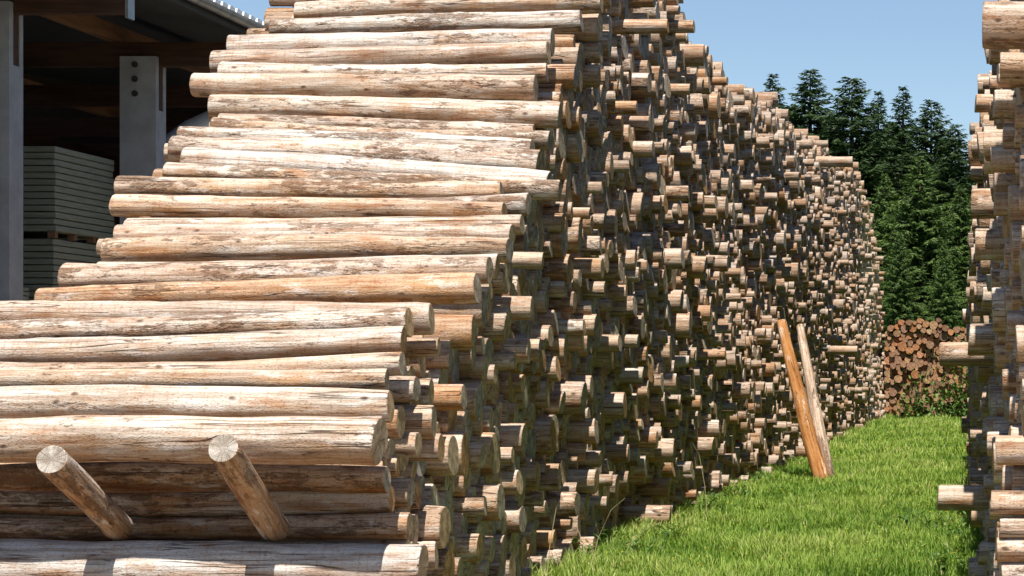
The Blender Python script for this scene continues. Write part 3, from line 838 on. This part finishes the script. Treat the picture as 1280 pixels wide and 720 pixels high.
# ------------------------------------------------------------------ open timber hall on the left
HX = -12.0
hall = empty('timber_hall', (HX, 36.0, 0))
tag(hall, 'dark open timber hall with concrete columns and zinc gutter at the left', 'building')
def hbox(name, lim, mat, parent=None, b=0.0):
    V, Fs = box_data(*lim, b=b)
    loc = hall.location
    V = [(x - loc.x, y - loc.y, z) for x, y, z in V]
    return mesh_obj(name, faces_mesh(name, V, Fs, mat), parent or hall)
hbox('floor_slab', (-26, HX + 0.6, 18, 54, 0.006, 0.08), CONC)
cols = [27.9 - 0.24, 32.7 - 0.2, 37.4, 42.2, 47.0]
for k, yc in enumerate([22.9] + cols):
    # column: shaft and two prongs that hold the beam
    pr = [(-0.2, 0.08), (0.2, 0.08), (0.2, 6.12), (0.1, 6.12), (0.1, 5.35), (-0.085, 5.35), (-0.085, 6.12), (-0.2, 6.12)]
    V = [(x, yc + a - 36.0, z) for x in (-0.52, 0.0) for a, z in pr]
    Fs = [tuple(range(7, -1, -1)), tuple(range(8, 16))] + [(i_, (i_ + 1) % 8, 8 + (i_ + 1) % 8, 8 + i_) for i_ in range(8)]
    c = mesh_obj('column', faces_mesh('column', V, Fs, CONC), hall)
    if k in (1, 2):
        for zb in (6.0, 5.79, 5.58):
            V, Fs = tube_data([(HX - 0.30 - HX, yc - 0.225 - 36, zb), (HX - 0.30 - HX, yc - 0.197 - 36, zb)], 0.045, 12)
            mesh_obj('bolt', faces_mesh('bolt', V, Fs, STEEL), c)
    hbox('bearing_timber', (HX - 0.50, HX - 0.012, yc - 0.083, yc + 0.098, 5.354, 5.985), TIMBER, c)
    r_o = hbox('rafter', (-25.5, -10.62, yc - 0.082, yc + 0.097, 5.99, 6.34), TIMBER)
    hbox('rafter_end_plate', (-10.618, -10.58, yc - 0.10, yc + 0.11, 5.93, 6.36), ZINC, r_o)
for xp in (-12.62, -16.5, -20.5):
    hbox('purlin', (xp - 0.09, xp + 0.09, 19.2, 53.5, 6.342, 6.56), TIMBER_L)
hbox('rear_wall', (-26, -10.7, 53.0, 53.2, 2.6, 6.42), CLAD)
hbox('rear_gable', (-26, -13.2, 53.0, 53.18, 6.422, 8.9), CLAD)
hbox('rear_wall_base', (-26, -10.7, 53.0, 53.25, 0.08, 2.598), DARKW)
hbox('side_wall', (-26.2, -26.0, 18.5, 53.2, 3.4, 7.6), CLAD)
hbox('side_wall_base', (-26.25, -26.0, 18.5, 53.2, 0.08, 3.398), DARKW)
hbox('light_block_wall', (-26, HX - 0.6, 18.5, 18.7, 0.08, 6.42), CLAD)  # unseen end wall, added to keep light from flooding the hall
hbox('light_block_gable', (-26, -13.2, 18.5, 18.7, 6.422, 8.7), CLAD)  # unseen gable above it, added to block the same light
hbox('partition', (-19.2, -19.05, 33.6, 52.9, 4.6, 6.33), CLAD)
hbox('partition_base', (-19.25, -19.05, 33.6, 53.0, 0.08, 4.598), DARKW)
# roof: soffit boards, trapezoidal sheet rising to the left, white fillers under each rib, gutter
def sloped(name, xa, za, xb, zb, y0, y1, th, mat, parent=None):
    loc = hall.location
    V = [(x - loc.x, y - loc.y, z) for (x, z) in ((xa, za), (xb, zb), (xb, zb + th), (xa, za + th)) for y in (y0, y1)]
    Fs = [(0, 1, 3, 2), (2, 3, 5, 4), (4, 5, 7, 6), (6, 7, 1, 0), (0, 2, 4, 6), (1, 7, 5, 3)]
    return mesh_obj(name, faces_mesh(name, V, Fs, mat), parent or hall)
sloped('soffit', -10.45, 6.46, -26.2, 9.22, 18.4, 54.0, 0.03, SOFFIT)
hbox('fascia', (-10.56, -10.50, 18.4, 54.0, 6.345, 6.455), SOFFIT)
pitch = 0.29
V, Fs = [], []
ny = int((54.0 - 18.4) / pitch)
prof = []
for k in range(ny):
    y = 18.4 + k * pitch
    prof += [(y, 0.0), (y + 0.05, 0.0), (y + 0.085, 0.075), (y + 0.205, 0.075), (y + 0.24, 0.0)]
for y, h in prof:
    for x, z in ((-10.40, 6.52), (-26.4, 9.33)): V.append((x - hall.location.x, y - hall.location.y, z + h))
for k in range(len(prof) - 1): Fs.append((2 * k, 2 * k + 2, 2 * k + 3, 2 * k + 1))
roof = mesh_obj('roof', faces_mesh('roof', V, Fs, ROOFM), hall)
fill = faces_mesh('rib_filler', [(x, y, z) for x in (0.0, 0.03) for y, z in ((0.055, 0.0), (0.235, 0.0), (0.205, 0.068), (0.085, 0.068))],
                  [(4, 5, 6, 7), (3, 2, 1, 0), (0, 1, 5, 4), (1, 2, 6, 5), (2, 3, 7, 6), (3, 0, 4, 7)], WHITEF)
for k in range(int((27.0 - 18.4) / pitch), int((36.5 - 18.4) / pitch)):
    mesh_obj('rib_filler', fill, roof, (-10.402 - HX, 18.4 + k * pitch - 36, 6.523))
def gutter_profile(y0, y1, grow=0.0):
    V, Fs = [], []
    n = 9
    for y in (y0, y1):
        for k in range(n):
            a = math.pi * (1 + k / (n - 1))
            V.append((-10.40 + (0.085 + grow) * math.cos(a) - HX, y - 36, 6.505 + (0.10 + grow) * math.sin(a)))
    for k in range(n - 1): Fs.append((k, n + k, n + k + 1, k + 1))
    return V, Fs
gut = mesh_obj('gutter', faces_mesh('gutter', *gutter_profile(18.4, 54.0), ZINC, True), hall)
for yj in np.arange(19.4, 54, 1.25):
    mesh_obj('gutter_joint', faces_mesh('gutter_joint', *gutter_profile(yj, yj + 0.05, 0.007), ZINC, True), gut)

# stacks of boards inside the hall
bd_mesh = {}
def board_stack(name, words, x0, x1, y0, y1, z0, n, th, seed, pallet=True):
    q = random.Random(seed)
    st = empty(name, (x0, y0, z0))
    tag(st, words, 'board stack', 'board stacks in the hall')
    zz = 0.0
    if pallet:
        for k in range(3):
            xx = (x1 - x0) * k / 2
            for yy in np.linspace(0, y1 - y0 - 0.09, 4):
                V, Fs = box_data(max(0, xx - 0.1), min(x1 - x0, xx + 0.1), yy, yy + 0.09, 0, 0.088)
                mesh_obj('bearer', faces_mesh('bearer', V, Fs, TIMBER_L), st)
        zz = 0.09
    key = (round(x1 - x0, 3), round(y1 - y0, 3), th)
    if key not in bd_mesh:
        V, Fs = box_data(0, x1 - x0, 0, y1 - y0, 0, th - 0.012, b=0.006)
        bd_mesh[key] = faces_mesh('board', V, Fs, BOARD)
    for k in range(n):
        mesh_obj('board', bd_mesh[key], st, (q.uniform(-0.012, 0.012), q.uniform(-0.012, 0.012), zz + k * th))
    return zz + z0 + n * th
ztop = board_stack('board_stack', 'grey green board stack on the floor, lower of the two by the column', -14.6, -12.66, 30.35, 32.0, 0.09, 36, 0.089, 1)
board_stack('board_stack', 'grey green board stack lying on top of another beside the column', -14.55, -12.6, 30.25, 32.3, ztop, 13, 0.089, 2)
board_stack('board_stack', 'thin board stack in the dark hall, left of the two stacked ones', -14.9, -12.72, 29.0, 29.7, 0.09, 42, 0.060, 3, pallet=True)

# silver duct behind the second column
pp = [at(px, py, 34.4) for px, py in ((196, 215), (204, 196), (216, 178), (234, 163), (256, 152), (285, 143), (330, 136))]
V, Fs = tube_data([(x, 34.4 + 0.06 * i, z) for i, (x, z) in enumerate(pp)], 0.19, 14)
du = mesh_obj('ventilation_duct', faces_mesh('ventilation_duct', V, Fs, PIPE, True))
tag(du, 'curved silver duct in the dark hall behind the second column', 'duct')

# ------------------------------------------------------------------ spruces
def leaf_quads(P, A, B, W):
    """quads from base points P along A (length vectors) with half-width vectors B tapering to W of the width"""
    V = np.stack([P - B, P + B, P + A + B * W, P + A - B * W], 1)
    n = len(P)
    loops = np.arange(4 * n); tot = np.full(n, 4); st = np.arange(n) * 4
    return V.reshape(-1, 3), loops, st, tot

def spruce_meshes(seed, H, Rm, mat, narrow=0.85):
    q = np.random.default_rng(seed)
    Ps, As, Bs, Ls = [], [], [], []
    z = 0.05 * H
    while z < 0.995 * H:
        f = 1 - z / H
        L0 = Rm * (f ** narrow) + 0.12
        nb = int(5 + 5 * min(1, f * 3)) + q.integers(0, 2)
        a0 = q.uniform(0, 6.28)
        for b in range(nb):
            az = a0 + 6.283 * b / nb + q.normal(0, 0.25)
            L = L0 * q.uniform(0.62, 1.18)
            el0 = 0.55 - 1.0 * f + q.normal(0, 0.12)      # upper branches rise, lower ones hang
            out = np.array([math.cos(az), math.sin(az), 0]); side = np.array([-math.sin(az), math.cos(az), 0])
            m = max(6, int(L / 0.045))
            t = (np.arange(m) + q.random(m)) / m
            t = 0.12 + 0.88 * t
            P = out[None] * (L * t * math.cos(el0))[:, None]
            P[:, 2] = z + q.normal(0, 0.05) + L * t * math.sin(el0) - 0.16 * L * t ** 2 + 0.16 * L * np.clip(t - 0.6, 0, 1) ** 2 * 2.2
            sg = q.choice([-1.0, 1.0], m)
            sw = (0.30 * L * (1.05 - t) + 0.10) * q.uniform(0.4, 1.2, m)
            D = out[None] * q.uniform(0.35, 1.0, m)[:, None] + side[None] * (sg * q.uniform(0.3, 1.1, m))[:, None]
            D[:, 2] = q.uniform(-0.75, 0.05, m)
            D /= np.linalg.norm(D, axis=1)[:, None]
            A = D * (sw + 0.10)[:, None]
            nrm = q.normal(0, 1, (m, 3)); nrm[:, 2] += 1.0
            Bv = np.cross(D, nrm); Bv /= np.linalg.norm(Bv, axis=1)[:, None] + 1e-9
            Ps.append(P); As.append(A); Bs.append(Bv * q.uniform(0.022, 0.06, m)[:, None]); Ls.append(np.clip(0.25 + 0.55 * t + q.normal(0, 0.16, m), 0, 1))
        z += (0.30 + 0.16 * q.random()) * (0.55 + 0.45 * f)
    P, A, B, Lr = map(np.concatenate, (Ps, As, Bs, Ls))
    V, lo, st, to = leaf_quads(P, A, B, 0.35)
    crown = np_mesh('crown', V, lo, st, to, [mat], None, None, {'lr': ('FLOAT', np.repeat(Lr, 4))})
    tv, tf = tube_data([(0, 0, 0), (0.05, 0.03, H * 0.3), (0.02, 0.0, H * 0.7), (0, 0, H * 0.985)], [H * 0.013, H * 0.011, H * 0.006, 0.015], 9)
    return crown, faces_mesh('trunk', tv, tf, BARKM, True), H

SPR = [spruce_meshes(1, 20, 5.2, NEEDLE_D, 0.8), spruce_meshes(2, 20, 4.6, NEEDLE_D, 0.85), spruce_meshes(3, 20, 5.6, NEEDLE_D, 0.72),
       spruce_meshes(4, 17, 5.6, NEEDLE_L, 0.8), spruce_meshes(5, 17, 5.0, NEEDLE_L, 0.8)]
TREES = [  # apex x, apex y, distance, variant, width factor, words
 (966, 90, 126, 1, 0.85, 'narrow dark spruce just above the stack crest, leftmost'),
 (1013, 84, 121, 0, 1.05, 'tallest dark spruce, second from the left'),
 (1065, 95, 118, 2, 1.0, 'broad dark spruce, third from the left'),
 (1098, 112, 130, 1, 0.8, 'slim dark spruce top just right of the broad one'),
 (1129, 106, 127, 1, 0.85, 'slim dark spruce between two broader ones in the middle'),
 (1164, 124, 119, 2, 0.85, 'dark bushy topped spruce near the right stack'),
 (1194, 152, 116, 0, 0.9, 'dark spruce sloping down towards the right stack'),
 (1150, 195, 101, 3, 1.05, 'light green spruce in front of the dark row'),
 (1201, 230, 103, 4, 0.95, 'light green spruce half hidden by the right stack'),
 (1106, 215, 108, 4, 0.8, 'mid green spruce beside the far end of the big stack'),
 (1040, 140, 140, 0, 1.0, 'dark spruce behind, filling the gap left of the broad one'),
 (990, 130, 138, 2, 1.0, 'dark spruce behind, between the two left ones'),
 (1115, 150, 141, 2, 1.0, 'dark spruce behind, in the middle gap'),
 (1180, 165, 139, 0, 1.1, 'dark spruce behind, in the right gap'),
 (1222, 185, 128, 1, 1.2, 'dark spruce at the edge of the right stack'),
 (1085, 170, 132, 0, 1.1, 'dark spruce behind the end of the big stack'),
 (1125, 290, 98, 3, 0.75, 'small light green spruce above the rear stack'),
 (1180, 300, 96, 4, 0.7, 'small green spruce above the right of the rear stack'),
]
q = np.random.default_rng(77)
for px, py, Y, v, wf, words in TREES:
    crown, trunk, H = SPR[v]
    x, z = at(px, py, Y)
    t = empty('spruce_tree', (x, Y, 0))
    s = z / H
    wf *= 1.5 if v < 3 else 1.15
    t.scale = (s * wf, s * wf, s); t.rotation_euler[2] = q.uniform(0, 6.28)
    tag(t, words, 'tree', 'spruces behind the rear stack')
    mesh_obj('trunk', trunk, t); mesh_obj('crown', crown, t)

# ------------------------------------------------------------------ grass, flowers, weeds
def blades(x0, x1, y0, y1, dens, hmin, hmax, w, seed, keep=None):
    q = np.random.default_rng(seed)
    n = int((x1 - x0) * (y1 - y0) * dens)
    x = q.uniform(x0, x1, n); y = q.uniform(y0, y1, n)
    cl = np.sin(x * 3.1 + 1.3 * np.sin(y * 1.7)) + np.sin(y * 2.3 + 1.1 * np.sin(x * 2.9)) + 0.8 * np.sin(x * 9.1 + y * 4.7) + 0.8 * np.sin(y * 8.3 - x * 5.1)
    k = q.random(n) < 0.72 + 0.14 * cl
    x, y, cl = x[k], y[k], cl[k]; n = len(x)
    edge = np.clip((-2.75 - x) / 0.5, 0, 1) + np.clip((x + 0.35) / 0.3, 0, 1)
    h = q.uniform(hmin, hmax, n) * (1 + 0.22 * cl + 0.30 * np.clip(edge, 0, 1)); h = np.clip(h, 0.03, 0.4)
    az = q.uniform(0, 6.28, n); lean = q.uniform(0.1, 0.85, n) * h
    d = np.stack([np.cos(az), np.sin(az)], 1); sd = np.stack([-d[:, 1], d[:, 0]], 1)
    ww = w * q.uniform(0.6, 1.3, n)
    b = np.stack([x, y, np.zeros(n)], 1)
    s3 = np.concatenate([sd * ww[:, None], np.zeros((n, 1))], 1)
    m = b.copy(); m[:, :2] += d * (lean * 0.35)[:, None]; m[:, 2] = h * 0.6
    t = b.copy(); t[:, :2] += d * lean[:, None]; t[:, 2] = h * q.uniform(0.82, 1.0, n)
    V = np.stack([b - s3, b + s3, m + s3 * 0.8, m - s3 * 0.8, t], 1).reshape(-1, 3)
    o = (np.arange(n) * 5)[:, None]
    Q = (o + np.array([0, 1, 2, 3])[None]); T = (o + np.array([3, 2, 4])[None])
    patch = 0.5 * np.sin(x * 1.3 + 0.7 * y) * np.sin(y * 0.45 + 1.0) + 0.5 * np.sin(y * 0.9 - x * 2.1)
    lr = np.clip(0.47 + 0.27 * patch + 0.05 * cl + q.normal(0, 0.17, n), 0, 1)
    dry = q.random(n) < 0.035; lr[dry] = q.uniform(0.93, 1.0, dry.sum())
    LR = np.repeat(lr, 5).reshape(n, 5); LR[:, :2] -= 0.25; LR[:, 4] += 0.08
    return V, Q, T, np.clip(LR, 0, 1).ravel()
parts = [blades(-3.9, 0.35, 14.5, 20.0, 3000, 0.05, 0.14, 0.0036, 1), blades(-3.9, 0.35, 20.0, 27.0, 2400, 0.05, 0.14, 0.0042, 2),
         blades(-3.9, 0.35, 27.0, 40.0, 1250, 0.06, 0.15, 0.0060, 3), blades(-4.2, 0.6, 40.0, 58.0, 620, 0.07, 0.17, 0.009, 4),
         blades(-4.5, 1.0, 58.0, 69.6, 380, 0.08, 0.20, 0.012, 5)]
Vs, Ls, Ts, Rs, base = [], [], [], [], 0
Qs = []
for V, Q, T, LR in parts:
    Qs.append(Q + base); Ts.append(T + base); Vs.append(V); Rs.append(LR); base += len(V)
V = np.concatenate(Vs); Q = np.concatenate(Qs); T = np.concatenate(Ts)
loops = np.concatenate([Q.ravel(), T.ravel()]); tot = np.concatenate([np.full(len(Q), 4), np.full(len(T), 3)]); st = np.concatenate([[0], np.cumsum(tot)[:-1]])
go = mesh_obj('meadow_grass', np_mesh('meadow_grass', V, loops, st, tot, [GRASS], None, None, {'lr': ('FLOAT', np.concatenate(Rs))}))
tag(go, 'bright green meadow grass between the two log stacks', 'grass', kind='stuff')

q = np.random.default_rng(91)
n = 190
fx = q.uniform(-3.1, -0.1, n); fy = 17 + 40 * q.random(n) ** 1.6; fz = q.uniform(0.09, 0.17, n)
P = np.stack([fx, fy, fz], 1)
Vq = []
for k in range(n):
    rr = 0.009 + 0.0004 * (fy[k] - 17)
    for a in range(5):
        a0 = a * 1.2566
        c = P[k]; d1 = np.array([math.cos(a0 - 0.5), math.sin(a0 - 0.5), 0.25]) * rr; d2 = np.array([math.cos(a0 + 0.5), math.sin(a0 + 0.5), 0.25]) * rr
        d3 = np.array([math.cos(a0), math.sin(a0), 0.35]) * rr * 1.25
        Vq += [c, c + d1, c + d3, c + d2]
Vq = np.array(Vq); m = len(Vq) // 4
fo = mesh_obj('meadow_flowers', np_mesh('meadow_flowers', Vq, np.arange(4 * m), np.arange(m) * 4, np.full(m, 4), [PETAL], None, None, {'lr': ('FLOAT', np.repeat(q.random(m), 4))}))
tag(fo, 'tiny yellow flowers scattered through the meadow grass', 'flowers', kind='stuff')

def leaf(P, D, L, W, up=(0, 0, 1)):
    """pointed leaf of six faces, folded along its rib"""
    D = np.array(D, float); D /= np.linalg.norm(D)
    s = np.cross(D, up); s /= np.linalg.norm(s) + 1e-9; u = np.cross(s, D)
    pts = [P, P + D * L * 0.35 + s * W + u * W * 0.4, P + D * L * 0.35, P + D * L * 0.35 - s * W + u * W * 0.4,
           P + D * L * 0.7 + s * W * 0.8 + u * W * 0.2, P + D * L * 0.7, P + D * L * 0.7 - s * W * 0.8 + u * W * 0.2, P + D * L - u * L * 0.08]
    return pts, [(0, 2, 1), (0, 3, 2), (1, 2, 5, 4), (2, 3, 6, 5), (4, 5, 7), (5, 6, 7)]

def weed(name, words, cat, loc, stems, leafL, leafW, mat, seed, group=None, per=6, stem_r=0.004):
    """stems as bent tubes with pointed leaves along them"""
    q = np.random.default_rng(seed)
    w = empty(name, loc)
    tag(w, words, cat, group)
    LV, LF, LR = [], [], []
    for pts in stems:
        pts = np.array(pts, float)
        V, Fs = tube_data(pts, np.linspace(stem_r, stem_r * 0.45, len(pts)), 6)
        mesh_obj('stem', faces_mesh('stem', V, Fs, WEEDM), w)
        for k in range(per):
            t = (k + q.uniform(0.2, 0.9)) / per * (len(pts) - 1); i = min(int(t), len(pts) - 2); f = t - i
            p = pts[i] * (1 - f) + pts[i + 1] * f
            a = q.uniform(0, 6.28)
            d = np.array([math.cos(a), math.sin(a), q.uniform(-0.3, 0.7)]) + 0.4 * (pts[i + 1] - pts[i]) / np.linalg.norm(pts[i + 1] - pts[i])
            pv, pf = leaf(p, d, leafL * q.uniform(0.6, 1.25), leafW * q.uniform(0.7, 1.2))
            b = len(LV); LV += pv; LF += [tuple(b + j for j in f_) for f_ in pf]; LR += [q.random()] * 8
    me = faces_mesh('foliage', LV, LF, mat)
    at_ = me.attributes.new('lr', 'FLOAT', 'POINT'); at_.data.foreach_set('value', np.array(LR, dtype=np.float32))
    mesh_obj('foliage', me, w)
    return w

# the sprawling weed in the grass before the long jutting log
wx, wz = at(1150, 668, 21.6)
weed('sprawling_weed', 'dark sprawling weed with narrow leaves lying in the meadow grass', 'weed', (-0.55, 21.6, 0.0),
     [[(0, 0, 0.05), (-0.15, 0.1, 0.18), (-0.30, 0.3, 0.24), (-0.42, 0.5, 0.30)], [(0.05, 0, 0.05), (0.08, -0.1, 0.2), (0.16, -0.2, 0.28)],
      [(0, 0, 0.05), (-0.05, -0.2, 0.2), (-0.12, -0.35, 0.24)], [(0.1, 0.05, 0.03), (0.2, 0.15, 0.2), (0.24, 0.25, 0.33)], [(-0.2, 0.1, 0.03), (-0.25, -0.05, 0.16), (-0.34, -0.1, 0.2)]],
     0.10, 0.014, WEEDM, 5, per=7)
# leafy weeds at the foot of the big stack
q = np.random.default_rng(17)
foot = [(-3.02, 19.3), (-2.9, 20.6), (-3.12, 24.6), (-2.95, 27.5), (-3.0, 30.0), (-3.15, 18.0), (-3.1, 36.0), (-0.28, 20.5), (-0.3, 25.0), (-0.25, 17.3)]
names_f = ['by the lowest stub', 'under the log jutting over the grass', 'right of the jutting log', 'midway to the posts', 'just short of the posts', 'at the picture bottom', 'beyond the posts',
           'under the right jutting log', 'at the right stack below the small ends', 'at the bottom of the right stack']
for (x, y), nm in zip(foot, names_f):
    st_ = []
    for k in range(9):
        a = q.uniform(0, 6.28); L = q.uniform(0.12, 0.34); b = np.array([q.normal(0, 0.09), q.normal(0, 0.12), 0])
        d = np.array([math.cos(a) * 0.5, math.sin(a) * 0.5, 1.0])
        st_.append([b, b + d * L * 0.5, b + d * L + np.array([math.cos(a), math.sin(a), -0.3]) * L * 0.25])
    weed('leafy_weed', 'leafy green weed clump ' + nm, 'weed', (x, y, 0), st_, 0.075, 0.016, BRAMBLE, int(x * -100 + y * 10) % 9999, 'weeds at the stack feet', per=8, stem_r=0.003)
# dry stalks by the lowest stub
for k, (x, y, dx, h) in enumerate([(-3.05, 17.1, 0.28, 0.62), (-3.12, 17.5, -0.2, 0.5), (-3.2, 16.2, 0.12, 0.7), (-2.86, 22.9, -0.16, 0.85), (-3.0, 18.2, 0.35, 0.36)]):
    V, Fs = tube_data([(0, 0, 0), (dx * 0.25, 0.02, h * 0.5), (dx * 0.6, 0.03, h * 0.85), (dx, 0.0, h)], [0.003, 0.0026, 0.002, 0.0014], 6)
    o = mesh_obj('dry_stalk', faces_mesh('dry_stalk', V, Fs, STALK), loc=(x, y, 0))
    tag(o, ['dry bent stalk leaning right before the lowest stub', 'dry stalk leaning left beside the lowest stub', 'upright dry stalk at the foot of the near face',
            'thin dry stalk right of the log jutting over the grass', 'low dry stalk curving over the grass corner'][k], 'stalk', 'dry stalks at the foot of the big stack')

# brambles before the rear stack
def bramble(words, x, y, w, h, n, seed):
    q = np.random.default_rng(seed)
    b = empty('bramble_bush', (x, y, 0)); tag(b, words, 'bush', 'brambles before the rear stack')
    LV, LF, LR = [], [], []
    for k in range(n):
        p = np.array([q.normal(0, w * 0.38), q.normal(0, 0.22), abs(q.normal(0, h * 0.42)) + 0.05])
        d = q.normal(0, 1, 3)
        pv, pf = leaf(p, d, q.uniform(0.10, 0.2), q.uniform(0.03, 0.055))
        o_ = len(LV); LV += pv; LF += [tuple(o_ + j for j in f_) for f_ in pf]; LR += [q.random()] * 8
    me = faces_mesh('foliage', LV, LF, BRAMBLE)
    a_ = me.attributes.new('lr', 'FLOAT', 'POINT'); a_.data.foreach_set('value', np.array(LR, dtype=np.float32))
    mesh_obj('foliage', me, b)
    for k in range(7):
        dx = q.normal(0, w * 0.35)
        V, Fs = tube_data([(dx * 0.3, 0, 0), (dx * 0.7, -0.05, h * 0.6), (dx * 1.3, -0.1, h * 0.9)], [0.012, 0.009, 0.004], 5)
        mesh_obj('stem', faces_mesh('stem', V, Fs, BARKM), b)
bramble('thin bramble in front of the rear stack, left one', at(1146, 500, 69)[0], 69.0, 0.9, 1.5, 260, 1)
bramble('thick bramble climbing the right end of the rear stack', at(1206, 500, 69)[0], 69.0, 1.1, 2.0, 620, 2)
bramble('low bramble at the foot of the rear stack, middle', at(1175, 520, 69)[0], 69.0, 1.2, 0.6, 200, 3)
